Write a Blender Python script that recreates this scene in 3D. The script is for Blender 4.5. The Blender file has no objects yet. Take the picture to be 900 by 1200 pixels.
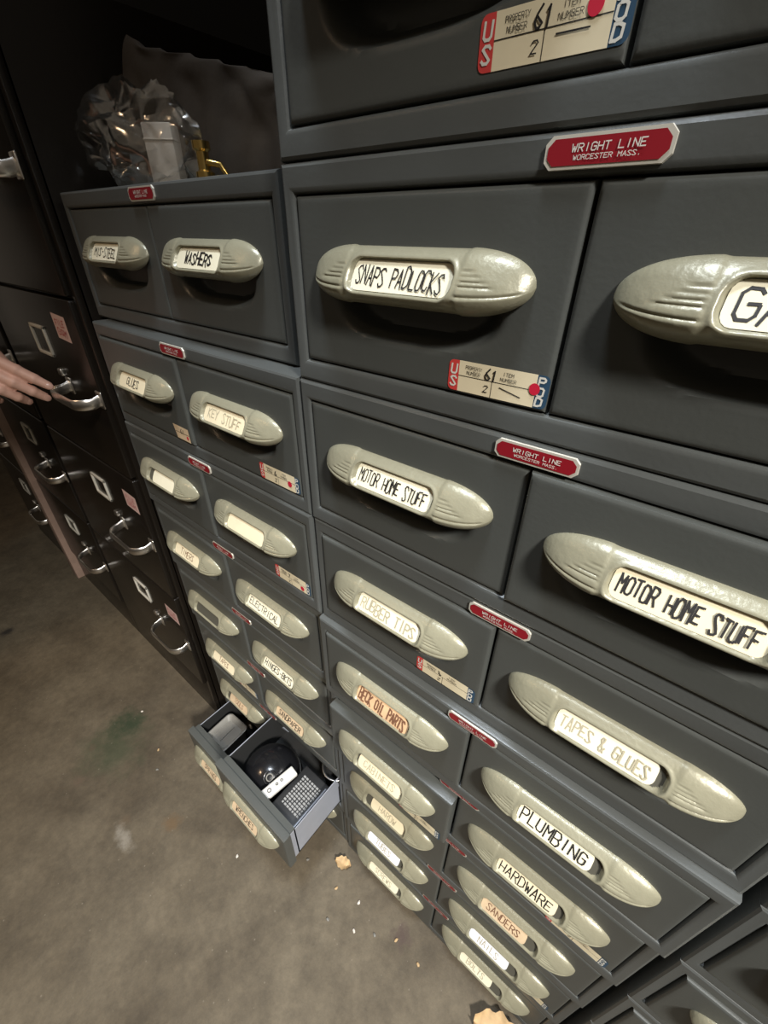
import bpy, bmesh, math, random
from mathutils import Vector, Matrix, noise as mnoise
random.seed(7)
SC = bpy.context.scene
COL = SC.collection
S = 0.2            # metres per drawer pitch
FZ = 5.65          # floor lies this many pitches below the first drawer row

def W(x, y, z):    # drawer-pitch coordinates to world metres
    return Vector((x * S, y * S, (z + FZ) * S))

# ------------------------------------------------------------------ camera
cam_d = bpy.data.cameras.new('camera'); cam = bpy.data.objects.new('camera', cam_d); COL.objects.link(cam)
cam_d.sensor_fit = 'VERTICAL'; cam_d.sensor_height = 36; cam_d.sensor_width = 27
cam_d.lens = 36 * 497.2 / 1200
cam_d.clip_start = 0.01
R_ = Vector((0.77910782, 0.62676654, 0.01243843)); U_ = Vector((-0.34946005, 0.41775584, 0.83866426)); F_ = Vector((-0.52045046, 0.65775661, -0.54450671))
m = Matrix((R_, U_, -F_)).transposed().to_4x4()
m.translation = W(1.3778831, -1.20842492, -0.11683043)
cam.matrix_world = m
SC.camera = cam

# ------------------------------------------------------------------ light and exposure
w = bpy.data.worlds.new('world'); SC.world = w; w.use_nodes = True
w.node_tree.nodes['Background'].inputs[0].default_value = (1.0, 0.84, 0.66, 1)
w.node_tree.nodes['Background'].inputs[1].default_value = 0.10

def spot(name, loc, target, energy, color, angle, blend, radius):
    d = bpy.data.lights.new(name, 'SPOT'); o = bpy.data.objects.new(name, d); COL.objects.link(o)
    d.energy = energy; d.color = color; d.spot_size = math.radians(angle); d.spot_blend = blend; d.shadow_soft_size = radius
    o.location = loc
    o.rotation_euler = (Vector(target) - Vector(loc)).to_track_quat('-Z', 'Y').to_euler()
    return o
spot('aisle_lamp', (1.95, -0.95, 2.55), (-0.10, -0.22, 0.18), 640, (1.0, 0.97, 0.93), 38, 1.0, 0.18)
spot('skylight', (0.12, -0.36, 3.1), (0.02, -0.16, 0.3), 240, (0.82, 0.90, 1.0), 34, 1.0, 0.22)
spot('warm_left_fill', (-1.1, -1.6, 2.5), (-0.9, -0.4, 0.1), 44, (1.0, 0.68, 0.42), 75, 1.0, 0.15)  # added warm fill, tints the left floor and brightens the hand

SC.view_settings.view_transform = 'Standard'; SC.view_settings.look = 'None'
SC.view_settings.gamma = 1; SC.view_settings.use_curve_mapping = False
SC.view_settings.exposure = 0.0

# ------------------------------------------------------------------ materials
def mat(name, col, rough=0.5, metal=0.0, var=0.0, vscale=12.0, bump=0.0, bscale=200.0, coat=0.0, spec=0.5, trans=0.0, alpha=1.0):
    M = bpy.data.materials.new(name); M.use_nodes = True
    nt = M.node_tree; b = nt.nodes['Principled BSDF']
    b.inputs['Base Color'].default_value = (*col, 1); b.inputs['Roughness'].default_value = rough
    b.inputs['Metallic'].default_value = metal; b.inputs['Specular IOR Level'].default_value = spec
    b.inputs['Coat Weight'].default_value = coat; b.inputs['Transmission Weight'].default_value = trans
    b.inputs['Alpha'].default_value = alpha
    tc = nt.nodes.new('ShaderNodeTexCoord')
    if var:
        n = nt.nodes.new('ShaderNodeTexNoise'); n.inputs['Scale'].default_value = vscale; n.inputs['Detail'].default_value = 5
        nt.links.new(tc.outputs['Object'], n.inputs['Vector'])
        r = nt.nodes.new('ShaderNodeValToRGB')
        r.color_ramp.elements[0].position = 0.3; r.color_ramp.elements[1].position = 0.7
        r.color_ramp.elements[0].color = (*[c * (1 - var) for c in col], 1)
        r.color_ramp.elements[1].color = (*[min(1, c * (1 + var)) for c in col], 1)
        nt.links.new(n.outputs['Fac'], r.inputs['Fac']); nt.links.new(r.outputs['Color'], b.inputs['Base Color'])
    if bump:
        n2 = nt.nodes.new('ShaderNodeTexNoise'); n2.inputs['Scale'].default_value = bscale; n2.inputs['Detail'].default_value = 3
        nt.links.new(tc.outputs['Object'], n2.inputs['Vector'])
        bp = nt.nodes.new('ShaderNodeBump'); bp.inputs['Strength'].default_value = bump; bp.inputs['Distance'].default_value = 0.002
        nt.links.new(n2.outputs['Fac'], bp.inputs['Height']); nt.links.new(bp.outputs['Normal'], b.inputs['Normal'])
    return M

M = {}
M['grey'] = mat('grey_enamel', (0.074, 0.078, 0.071), 0.36, 0.0, 0.10, 9, 0.05, 320)
M['grey2'] = mat('grey_enamel_frame', (0.086, 0.091, 0.086), 0.34, 0.0, 0.10, 9, 0.05, 320)
M['pull'] = mat('taupe_hammered_paint', (0.285, 0.268, 0.185), 0.33, 0.15, 0.10, 30, 0.15, 260)
M['galv'] = mat('bare_steel', (0.38, 0.40, 0.45), 0.42, 0.2, 0.08, 15)
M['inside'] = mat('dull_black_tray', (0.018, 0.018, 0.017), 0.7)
M['window_back'] = mat('window_backing', (0.075, 0.070, 0.052), 0.6)
M['cream'] = mat('cream_card', (0.78, 0.68, 0.46), 0.75, 0, 0.06, 40)
M['pale'] = mat('pale_card', (0.82, 0.76, 0.56), 0.75, 0, 0.05, 40)
M['white'] = mat('white_card', (0.85, 0.85, 0.86), 0.7)
M['tan'] = mat('tan_card', (0.62, 0.40, 0.22), 0.8, 0, 0.15, 60)
M['buff'] = mat('buff_card', (0.60, 0.45, 0.28), 0.8, 0, 0.1, 60)
M['dark'] = mat('dark_backing', (0.03, 0.03, 0.028), 0.6)
M['ink'] = mat('black_ink', (0.015, 0.013, 0.012), 0.6)
M['faint'] = mat('faded_pencil', (0.42, 0.37, 0.25), 0.7)
M['brownink'] = mat('brown_ink', (0.16, 0.07, 0.035), 0.7)
M['red'] = mat('red_enamel', (0.27, 0.010, 0.018), 0.35)
M['tagred'] = mat('tag_red', (0.62, 0.055, 0.05), 0.45)
M['tagblue'] = mat('tag_blue', (0.03, 0.075, 0.13), 0.45)
M['dotred'] = mat('dot_red', (0.60, 0.010, 0.040), 0.6)
M['tagwhite'] = mat('tag_white', (0.72, 0.70, 0.62), 0.5)
M['silver'] = mat('plate_silver', (0.72, 0.68, 0.58), 0.35, 0.3)
M['black'] = mat('black_enamel', (0.011, 0.0085, 0.0062), 0.27, 0.0, 0.15, 6, 0.04, 120, spec=0.4)
M['brown'] = mat('dark_brown_enamel', (0.045, 0.036, 0.028), 0.35, 0.0, 0.15, 6)
M['chrome'] = mat('worn_chrome', (0.80, 0.77, 0.72), 0.30, 1.0)
M['pink'] = mat('pink_paper', (0.62, 0.43, 0.38), 0.8)
M['pinkink'] = mat('pink_red_ink', (0.42, 0.08, 0.08), 0.8)
M['wood'] = mat('planed_wood', (0.38, 0.26, 0.20), 0.6, 0, 0.15, 20)
M['wall'] = mat('shade_black_wall', (0.004, 0.0037, 0.0033), 0.95, 0, 0.2, 4)  # near-black colour paints in the unlit dark behind the stacks
M['ceil'] = mat('dark_ceiling', (0.02, 0.018, 0.016), 0.9)
M['plastic_black'] = mat('gloss_black_plastic', (0.010, 0.010, 0.011), 0.22, 0, coat=0.5)
M['matte_black'] = mat('matte_black_plastic', (0.018, 0.018, 0.018), 0.5)
M['keys'] = mat('grey_keys', (0.30, 0.30, 0.29), 0.5)
M['offwhite'] = mat('offwhite_plastic', (0.68, 0.66, 0.60), 0.4)
M['tray'] = mat('taupe_plastic', (0.20, 0.19, 0.165), 0.5, 0, 0.1, 30)
M['box'] = mat('grey_card_box', (0.66, 0.60, 0.52), 0.8, 0, 0.12, 25)
M['brass'] = mat('brass', (0.55, 0.38, 0.12), 0.25, 1.0)
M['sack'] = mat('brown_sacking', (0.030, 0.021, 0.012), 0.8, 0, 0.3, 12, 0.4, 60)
M['leaf'] = mat('dry_leaf', (0.50, 0.34, 0.17), 0.7, 0, 0.25, 60)
M['skin'] = mat('skin', (0.72, 0.43, 0.33), 0.5, 0, 0.06, 60)
M['nail'] = mat('fingernail', (0.60, 0.36, 0.28), 0.3)
M['shirt'] = mat('dark_shirt', (0.03, 0.032, 0.04), 0.9)
M['jeans'] = mat('dark_jeans', (0.02, 0.025, 0.04), 0.9)
M['hair'] = mat('brown_hair', (0.03, 0.02, 0.012), 0.6)
M['eye'] = mat('eye_white', (0.7, 0.68, 0.64), 0.3)

def film():
    Mt = bpy.data.materials.new('clear_film'); Mt.use_nodes = True
    nt = Mt.node_tree; nt.nodes.clear()
    o = nt.nodes.new('ShaderNodeOutputMaterial'); mx = nt.nodes.new('ShaderNodeMixShader')
    t = nt.nodes.new('ShaderNodeBsdfTransparent'); t.inputs[0].default_value = (0.93, 0.92, 0.90, 1)
    g = nt.nodes.new('ShaderNodeBsdfGlossy'); g.inputs['Roughness'].default_value = 0.16; g.inputs['Color'].default_value = (0.9, 0.9, 0.88, 1)
    lw = nt.nodes.new('ShaderNodeLayerWeight'); lw.inputs['Blend'].default_value = 0.35
    nt.links.new(lw.outputs['Facing'], mx.inputs[0]); nt.links.new(t.outputs[0], mx.inputs[1]); nt.links.new(g.outputs[0], mx.inputs[2])
    nt.links.new(mx.outputs[0], o.inputs[0])
    return Mt
M['film'] = film()

def concrete():
    Mt = bpy.data.materials.new('stained_concrete'); Mt.use_nodes = True
    nt = Mt.node_tree; b = nt.nodes['Principled BSDF']; b.inputs['Roughness'].default_value = 0.75
    tc = nt.nodes.new('ShaderNodeTexCoord')
    def noise(sc, det=6, rough=0.6):
        n = nt.nodes.new('ShaderNodeTexNoise'); n.inputs['Scale'].default_value = sc; n.inputs['Detail'].default_value = det
        n.inputs['Roughness'].default_value = rough; nt.links.new(tc.outputs['Object'], n.inputs['Vector']); return n
    def ramp(src, p0, c0, p1, c1):
        r = nt.nodes.new('ShaderNodeValToRGB'); e = r.color_ramp.elements
        e[0].position = p0; e[0].color = (*c0, 1); e[1].position = p1; e[1].color = (*c1, 1)
        nt.links.new(src, r.inputs[0]); return r.outputs[0]
    def mix(kind, fac, a, bb):
        x = nt.nodes.new('ShaderNodeMix'); x.data_type = 'RGBA'; x.blend_type = kind
        if isinstance(fac, float): x.inputs[0].default_value = fac
        else: nt.links.new(fac, x.inputs[0])
        for v, i in ((a, 6), (bb, 7)):
            if isinstance(v, tuple): x.inputs[i].default_value = (*v, 1)
            else: nt.links.new(v, x.inputs[i])
        return x.outputs[2]
    base = ramp(noise(2.6, 7, 0.65).outputs['Fac'], 0.36, (0.080, 0.061, 0.037), 0.7, (0.152, 0.124, 0.083))
    fine = ramp(noise(55, 8, 0.75).outputs['Fac'], 0.3, (0.62, 0.62, 0.62), 0.7, (1.25, 1.25, 1.25))
    c = mix('MULTIPLY', 0.6, base, fine)
    med = ramp(noise(11, 6, 0.7).outputs['Fac'], 0.34, (0.62, 0.61, 0.58), 0.60, (1.10, 1.10, 1.08))
    c = mix('MULTIPLY', 0.7, c, med)
    def blot(cx, cy, r, col, amt, sc=14.0, sx=1.0):
        mp = nt.nodes.new('ShaderNodeMapping'); mp.inputs['Location'].default_value = (-cx * sx, -cy, 0); mp.inputs['Scale'].default_value = (sx, 1, 1)
        nt.links.new(tc.outputs['Object'], mp.inputs['Vector'])
        ln = nt.nodes.new('ShaderNodeVectorMath'); ln.operation = 'LENGTH'; nt.links.new(mp.outputs[0], ln.inputs[0])
        nn = noise(sc, 5, 0.7)
        ad = nt.nodes.new('ShaderNodeMath'); ad.operation = 'MULTIPLY_ADD'; ad.inputs[1].default_value = r * 2.2; nt.links.new(nn.outputs['Fac'], ad.inputs[0]); nt.links.new(ln.outputs['Value'], ad.inputs[2])
        f = ramp(ad.outputs[0], 0.0, (amt,) * 3, 1.0, (0, 0, 0))
        rr = f.node.color_ramp.elements; rr[0].position = r * 1.35; rr[1].position = r * 2.1
        nonlocal c
        c = mix('MIX', f, c, col)
    blot(-0.62, -0.21, 0.10, (0.030, 0.045, 0.018), 0.6, 13)
    blot(-0.66, -0.16, 0.05, (0.018, 0.032, 0.012), 0.8, 26)
    blot(-1.28, -0.265, 0.03, (0.02, 0.016, 0.012), 0.95, 18)
    blot(-0.345, -0.205, 0.022, (0.12, 0.075, 0.035), 0.8, 40)
    blot(-0.43, -0.27, 0.016, (0.10, 0.07, 0.04), 0.7, 40)
    blot(-0.60, -0.30, 0.018, (0.10, 0.07, 0.045), 0.7, 40)
    blot(-0.66, -0.25, 0.013, (0.09, 0.065, 0.04), 0.7, 40)
    blot(0.165, -0.028, 0.022, (0.07, 0.045, 0.035), 0.85, 60)
    blot(-1.3, -0.5, 0.05, (0.10, 0.08, 0.055), 0.6, 20)
    blot(-0.40, -0.285, 0.016, (0.30, 0.27, 0.22), 0.6, 30, 0.4)
    vo = nt.nodes.new('ShaderNodeTexVoronoi'); vo.inputs['Scale'].default_value = 42; nt.links.new(tc.outputs['Object'], vo.inputs['Vector'])
    sp = ramp(vo.outputs['Distance'], 0.03, (0.35,) * 3, 0.07, (0, 0, 0))
    c = mix('MIX', sp, c, (0.30, 0.26, 0.20))
    nt.links.new(c, b.inputs['Base Color'])
    bp = nt.nodes.new('ShaderNodeBump'); bp.inputs['Strength'].default_value = 0.35; bp.inputs['Distance'].default_value = 0.003
    nt.links.new(noise(70, 6, 0.7).outputs['Fac'], bp.inputs['Height']); nt.links.new(bp.outputs['Normal'], b.inputs['Normal'])
    return Mt
M['floor'] = concrete()

# ------------------------------------------------------------------ mesh helpers (all coordinates in drawer pitches, scaled on build)
class MB:
    def __init__(s): s.v = []; s.f = []; s.m = []; s.mats = []
    def mi(s, name):
        if name not in s.mats: s.mats.append(name)
        return s.mats.index(name)
    def add(s, vs, fs, mname):
        k = len(s.v); i = s.mi(mname)
        s.v += [tuple(v) for v in vs]
        for f in fs: s.f.append([a + k for a in f]); s.m.append(i)
    def box(s, x0, x1, y0, y1, z0, z1, mname, bev=0.0, seg=2):
        bm = bmesh.new(); bmesh.ops.create_cube(bm, size=1)
        for v in bm.verts: v.co = Vector((x0 + (v.co.x + .5) * (x1 - x0), y0 + (v.co.y + .5) * (y1 - y0), z0 + (v.co.z + .5) * (z1 - z0)))
        if bev: bmesh.ops.bevel(bm, geom=list(bm.edges), offset=bev, segments=seg, affect='EDGES', profile=0.5)
        s.addbm(bm, mname)
    def addbm(s, bm, mname):
        bm.verts.index_update()
        s.add([v.co[:] for v in bm.verts], [[v.index for v in f.verts] for f in bm.faces], mname); bm.free()
    def tube(s, pts, r, mname, n=10, closed=False, ry=None):
        pts = [Vector(p) for p in pts]; vs = []; fs = []; N = len(pts); up = None
        for i, p in enumerate(pts):
            a = pts[(i - 1) % N] if (closed or i > 0) else p; b = pts[(i + 1) % N] if (closed or i < N - 1) else p
            t = (b - a).normalized()
            if up is None:
                up = Vector((0, 0, 1)) if abs(t.z) < .9 else Vector((0, 1, 0))
            u = (up - t * up.dot(t)).normalized(); wv = t.cross(u); up = u
            rr = r[i] if isinstance(r, (list, tuple)) else r
            for k in range(n):
                an = 2 * math.pi * k / n
                vs.append(p + u * math.cos(an) * rr * (ry or 1) + wv * math.sin(an) * rr)
        for i in range(N if closed else N - 1):
            for k in range(n):
                a = i * n + k; b = i * n + (k + 1) % n; j = (i + 1) % N
                fs.append([a, b, j * n + (k + 1) % n, j * n + k])
        if not closed: fs.append(list(range(n))[::-1]); fs.append([(N - 1) * n + k for k in range(n)])
        s.add(vs, fs, mname)
    def poly(s, pts, mname): s.add(pts, [list(range(len(pts)))], mname)
    def disc(s, cx, y, cz, rx, rz, mname, n=24):
        s.poly([(cx + rx * math.cos(2 * math.pi * k / n), y, cz + rz * math.sin(2 * math.pi * k / n)) for k in range(n)], mname)
    def mesh(s, name, scale=S, smooth=True, angle=35):
        me = bpy.data.meshes.new(name); me.from_pydata([(v[0] * scale, v[1] * scale, v[2] * scale) for v in s.v], [], s.f)
        for n in s.mats: me.materials.append(M[n])
        me.polygons.foreach_set('material_index', s.m); me.validate(); me.update()
        bm = bmesh.new(); bm.from_mesh(me); bmesh.ops.recalc_face_normals(bm, faces=list(bm.faces)); bm.to_mesh(me); bm.free()
        if smooth:
            me.polygons.foreach_set('use_smooth', [True] * len(me.polygons)); me.set_sharp_from_angle(angle=math.radians(angle))
        return me
    def flat(s, name, scale=S):   # keeps the winding of thin printed faces
        me = bpy.data.meshes.new(name); me.from_pydata([(v[0] * scale, v[1] * scale, v[2] * scale) for v in s.v], [], s.f)
        for n in s.mats: me.materials.append(M[n])
        me.polygons.foreach_set('material_index', s.m); me.update()
        return me

def link(name, me, parent=None, loc=(0, 0, 0), rot=(0, 0, 0)):
    o = bpy.data.objects.new(name, me); COL.objects.link(o)
    o.location = loc; o.rotation_euler = rot
    if parent: o.parent = parent
    return o
def tag(o, label, cat, group=None):
    o['label'] = label; o['category'] = cat
    if group: o['group'] = group
    return o
def thing(name, label, cat, loc, rot=(0, 0, 0), group=None):
    return tag(link(name, None, None, loc, rot), label, cat, group)
def struct(name, mb):
    o = link(name, mb.mesh(name, 1.0)); o['kind'] = 'structure'; return o

# hand lettering: each letter a few strokes on a 4 x 6 grid
FONT = dict(A="002640 1232", B="00063645443303 3342413000", C="4536160501103041", D="00062645412000", E="46060040 0333", F="460600 0333",
 G="453616050110304143 4323", H="0006 4640 0343", I="2620", J="4641301001", K="0006 4603 0340", L="060040", M="0006234640", N="00064046",
 O="160501103041453616", P="00063645443303", Q="160501103041453616 2240", R="00063645443303 2340", S="45361605143241301001", T="0646 2620",
 U="060110304146", V="062046", W="0610243046", X="0640 4600", Y="0623 462320", Z="06460040")
FONT.update({'6': "361402011030413213", '1': "152620", '2': "051636450040", '0': "160501103041453616", '7': "064610", '-': "1333", '.': "2021", '4': "300630 0242",
 '&': "400516262513011020 2042", '/': "0046", ' ': ""})
def write(mb, text, x0, x1, zc, h, y, mname, wd=0.1, jit=0.05, slope=0.0, slant=0.12, rng=None):
    rng = rng or random.Random(len(text) + 3); q = 0
    n = len(text); adv = (x1 - x0) / max(n, 1); cw = adv * 0.74
    for i, ch in enumerate(text):
        hs = h * (1 + rng.uniform(-jit, jit) * 2); dz = rng.uniform(-jit, jit) * h * 1.2
        for st in FONT.get(ch, '').split():
            pts = []
            for k in range(0, len(st) - 1, 2):
                gx = int(st[k]) / 4; gz = int(st[k + 1]) / 6
                gx += rng.uniform(-jit, jit); gz += rng.uniform(-jit, jit) * .6
                px = x0 + i * adv + (gx + slant * gz) * cw
                pts.append(Vector((px, zc + slope * (px - (x0 + x1) / 2) - hs / 2 + gz * hs + dz)))
            hw = wd * h / 2
            for a, b in zip(pts, pts[1:]):
                d = b - a
                if d.length < 1e-6: continue
                q += 1; yq = y - q * .00006
                d.normalize(); nn = Vector((-d.y, d.x)) * hw; a2 = a - d * hw * .7; b2 = b + d * hw * .7
                mb.add([(p.x, yq, p.y) for p in (a2 - nn, b2 - nn, b2 + nn, a2 + nn)], [[0, 1, 2, 3]], mname)

def sstep(a, b, x):
    t = max(0, min(1, (x - a) / (b - a))); return t * t * (3 - 2 * t)

# ------------------------------------------------------------------ the setting
mb = MB(); mb.box(-6.5, 2.5, -4.5, 0.85, -0.1, 0.0, 'floor'); struct('floor', mb)
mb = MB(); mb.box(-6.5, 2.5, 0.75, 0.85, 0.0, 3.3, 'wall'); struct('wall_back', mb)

# ------------------------------------------------------------------ card file units: shared meshes
UW, UH, UD = 2.11, 0.713, 3.0          # outer width, height, depth in pitches
OX, OZ0, OZ1 = 1.0, 0.083, 0.628       # drawer opening (half width, bottom, top)
def frame_mesh():
    mb = MB()
    hx = UW / 2
    def rect(x, z0, z1, y): return [(-x, y, z0), (x, y, z0), (x, y, z1), (-x, y, z1)]
    loops = [rect(hx, 0, UH, UD), rect(hx, 0, UH, .016), rect(hx - .004, .004, UH - .004, .005), rect(hx - .013, .013, UH - .013, 0),
             rect(OX + .018, OZ0 - .018, OZ1 + .018, 0), rect(OX + .006, OZ0 - .006, OZ1 + .006, .0055), rect(OX, OZ0, OZ1, .018),
             rect(OX, OZ0, OZ1, .12), rect(hx - .02, .02, UH - .02, .12), rect(hx - .02, .02, UH - .02, UD - .03)]
    vs = []; fs = []
    for l in loops: vs += l
    for i in range(len(loops) - 1):
        for k in range(4):
            fs.append([i * 4 + k, i * 4 + (k + 1) % 4, i * 4 + 4 + (k + 1) % 4, i * 4 + 4 + k])
    fs.append([(len(loops) - 1) * 4 + k for k in range(4)]); fs.append([3, 2, 1, 0])
    mb.add(vs, fs, 'grey2')
    mb.box(-.012, .012, .10, .14, OZ0 - .04, OZ1 + .03, 'grey2')     # post between the drawers
    return mb.mesh('frame', angle=25)
FRAME = frame_mesh()

DW, DH = 0.992, 0.537
HZ = 0.318                              # handle height on the drawer
def drawer_mesh():
    mb = MB(); nx, nz = 64, 48; vs = []; fs = []; b = .015
    xs = [-DW / 2 + b + (DW - 2 * b) * i / nx for i in range(nx + 1)]; zs = [b + (DH - 2 * b) * j / nz for j in range(nz + 1)]
    for z in zs:
        for x in xs:
            u = abs(x) / .345; v = (HZ - z) / .205 if z < HZ else (z - HZ) / .05
            r = (u ** 3.4 + v ** 3.4) ** (1 / 3.4)
            vs.append((x, .085 * (1 - sstep(.74, 1.0, r)), z))
    for j in range(nz):
        for i in range(nx):
            a = j * (nx + 1) + i; fs.append([a, a + 1, a + nx + 2, a + nx + 1])
    bd = [i for i in range(nx + 1)] + [j * (nx + 1) + nx for j in range(1, nz + 1)] + [nz * (nx + 1) + i for i in range(nx - 1, -1, -1)] + [j * (nx + 1) for j in range(nz - 1, 0, -1)]
    prev = bd
    for off, y in ((.0055, .0012), (.0115, .0055), (b, .015), (b, .075), (-.012, .075)):
        cur = []
        for k in bd:
            x, _, z = vs[k]
            sx = -1 if x <= xs[0] + 1e-6 else (1 if x >= xs[-1] - 1e-6 else 0); sz = -1 if z <= zs[0] + 1e-6 else (1 if z >= zs[-1] - 1e-6 else 0)
            cur.append(len(vs)); vs.append((x + sx * off, y, z + sz * off))
        n = len(bd)
        for k in range(n): fs.append([prev[k], prev[(k + 1) % n], cur[(k + 1) % n], cur[k]])
        prev = cur
    mb.add(vs, fs, 'grey')
    # inner skin of the front and the steel tray behind it
    hx = DW / 2 - .018; T = .013; L = 2.5
    for sx in (-1, 1):
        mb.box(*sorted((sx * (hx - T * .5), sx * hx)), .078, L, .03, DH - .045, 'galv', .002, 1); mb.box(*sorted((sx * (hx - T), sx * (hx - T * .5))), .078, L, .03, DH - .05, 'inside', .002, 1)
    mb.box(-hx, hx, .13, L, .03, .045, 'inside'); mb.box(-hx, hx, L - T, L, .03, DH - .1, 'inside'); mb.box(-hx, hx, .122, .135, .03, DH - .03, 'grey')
    mb.box(-hx, hx, .06, .135, DH - .035, DH - .022, 'grey')
    return mb.mesh('drawer', angle=30)
DRAWER = drawer_mesh()

HL, HH, HD = .405, .085, .096           # handle half length, half height, depth
WX, WZ0, WZ1 = .190, -.042, .050        # label window (half width, bottom, top)
def CY(z): return .083 - (z - WZ0) / (WZ1 - WZ0) * .050    # the label slopes back towards its top
def handle_mesh():
    prof = [(1.0, 0.0), (.985, .10), (.93, .22), (.80, .38), (.60, .53), (.30, .70), (0, .85), (-.25, .95), (-.42, .995), (-.50, .99), (-.66, .90), (-.84, .70), (-.95, .48), (-.98, .34), (-.92, .25), (-.80, .20), (-.5, .17), (-.3, .0)]
    # resample
    P = [Vector(p) for p in prof]; Ls = [0]
    for a, b in zip(P, P[1:]): Ls.append(Ls[-1] + Vector(((b.x - a.x), (b.y - a.y) * 1.2)).length)
    nt = 76; nx = 170; res = []
    for k in range(nt + 1):
        t = Ls[-1] * k / nt
        for i in range(len(P) - 1):
            if t <= Ls[i + 1] + 1e-9:
                f = (t - Ls[i]) / (Ls[i + 1] - Ls[i]); p0 = P[max(i - 1, 0)]; p1 = P[i]; p2 = P[i + 1]; p3 = P[min(i + 2, len(P) - 1)]
                q = .5 * ((2 * p1) + (p2 - p0) * f + (2 * p0 - 5 * p1 + 4 * p2 - p3) * f * f + (3 * p1 - p0 - 3 * p2 + p3) * f ** 3)
                res.append(q); break
    vs = []; fs = []; back = []; inn = 0
    for i in range(nx + 1):
        a = -math.pi / 2 + math.pi * i / nx
        x = HL * (0.55 * math.sin(a) + 0.45 * (2 * i / nx - 1)) if False else HL * (0.3 * math.sin(a) + 0.7 * (2 * i / nx - 1))
        u = abs(x) / HL; s = max(0, (u - .50) / .50)
        hf = max(.0, 1 - s ** 2.2) ** .5; df = max(0, 1 - s ** 2.0) ** .60
        bul = sstep(WX + .012, WX + .03, abs(x))            # the two bullets stand a little proud of the bar with the window
        hh = HH * hf * (.965 + .035 * bul); dd = HD * df * (.95 + .05 * bul)
        for q in res:
            z = q.x * hh; y = q.y * dd
            if abs(x) < WX + .03 and (q.y > .3 and q.x > -.7):              # recessed label window with rounded corners
                cx = max(0, abs(x) - (WX - .036)); cz = max(0, abs(z - (WZ0 + WZ1) / 2) - ((WZ1 - WZ0) / 2 - .036))
                d = math.hypot(cx, cz) - .036
                inn = 1 - sstep(-.004, .004, d)
                y = y * (1 - inn) + (CY(z) - .004) * inn
                y += .004 * math.exp(-((d - .009) / .006) ** 2)
            if bul > 0 and q.y > .4 and q.x > -.7:                        # speed lines
                e = abs(x) - WX
                for n_, (zl, ln) in enumerate(((.030, .075), (.018, .095), (.006, .115), (-.006, .135))):
                    y -= .0042 * math.exp(-((z - zl) / .0028) ** 2) * sstep(.02, .03, e) * (1 - sstep(ln - .03, ln, e))
                y -= .005 * math.exp(-((z + .030 * hf) / .0030) ** 2) * bul * (1 - sstep(.17, .2, e))
            back.append(abs(x) < WX + .03 and q.y > .3 and q.x > -.7 and inn > .93)
            vs.append((x, -y, z))
    n = nt + 1
    for i in range(nx):
        for k in range(nt): fs.append([i * n + k, i * n + k + 1, (i + 1) * n + k + 1, (i + 1) * n + k])
    mb = MB(); mb.add(vs, [f for f in fs if not all(back[a] for a in f)], 'pull')
    mb.v = []; k0 = [f for f in fs if all(back[a] for a in f)]
    mb.v = [tuple(v) for v in vs]; wi = mb.mi('window_back')
    for f in k0: mb.f.append(f); mb.m.append(wi)
    return mb.mesh('handle', angle=60)
HANDLE = handle_mesh()

def card_mesh(text, card, ink, x0=-WX + .006, x1=WX - .006, h=.042, wd=.11, jit=.06):
    mb = MB(); y = -.0705; a, b = WZ0 + .004, WZ1 - .004; r = .026
    pts = []
    for cx, cz, s0 in ((x1 - r, b - r, 0), (x0 + r, b - r, 1), (x0 + r, a + r, 2), (x1 - r, a + r, 3)):
        for k in range(5):
            an = math.pi / 2 * (s0 + k / 4); pts.append((cx + r * math.cos(an), y, cz + r * math.sin(an)))
    n = len(pts)
    mb.add(pts + [(p[0], y + .003, p[2]) for p in pts], [list(range(n))] + [[k, (k + 1) % n, n + (k + 1) % n, n + k] for k in range(n)], card)
    if text:
        rng = random.Random(text)
        span = (x1 - x0) * .90; wdt = min(span, len(text) * h * .78); mid = (x0 + x1) / 2
        write(mb, text, mid - wdt / 2, mid + wdt / 2, (a + b) / 2 - .002, h, y - .0012, ink, wd, jit, -.02, rng=rng)
    mb.v = [(v[0], v[1] + .0705 - CY(v[2]), v[2]) for v in mb.v]
    return mb.flat('label_card')

def plate_mesh():
    mb = MB(); w, h, c = .131, .031, .014
    def octo(s, y, k=1.0):
        a, b, q = w * k - s, h - s, c
        return [(-a + q, y, -b), (a - q, y, -b), (a, y, -b + q), (a, y, b - q), (a - q, y, b), (-a + q, y, b), (-a, y, b - q), (-a, y, -b + q)]
    o0, o1, o2 = octo(0, 0), octo(.001, -.007), octo(.0075, -.0085)
    mb.add(o0 + o1, [[k, (k + 1) % 8, 8 + (k + 1) % 8, 8 + k] for k in range(8)] + [list(range(8, 16))], 'silver')
    mb.poly(o2, 'red')
    write(mb, 'WRIGHT LINE', -.070, .082, .006, .013, -.0092, 'tagwhite', .16, .0, 0, .1)
    write(mb, 'WORCESTER MASS.', -.064, .076, -.0105, .008, -.0092, 'tagwhite', .16, .0, 0, .1)
    return mb.flat('nameplate')
PLATE = plate_mesh()

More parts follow.
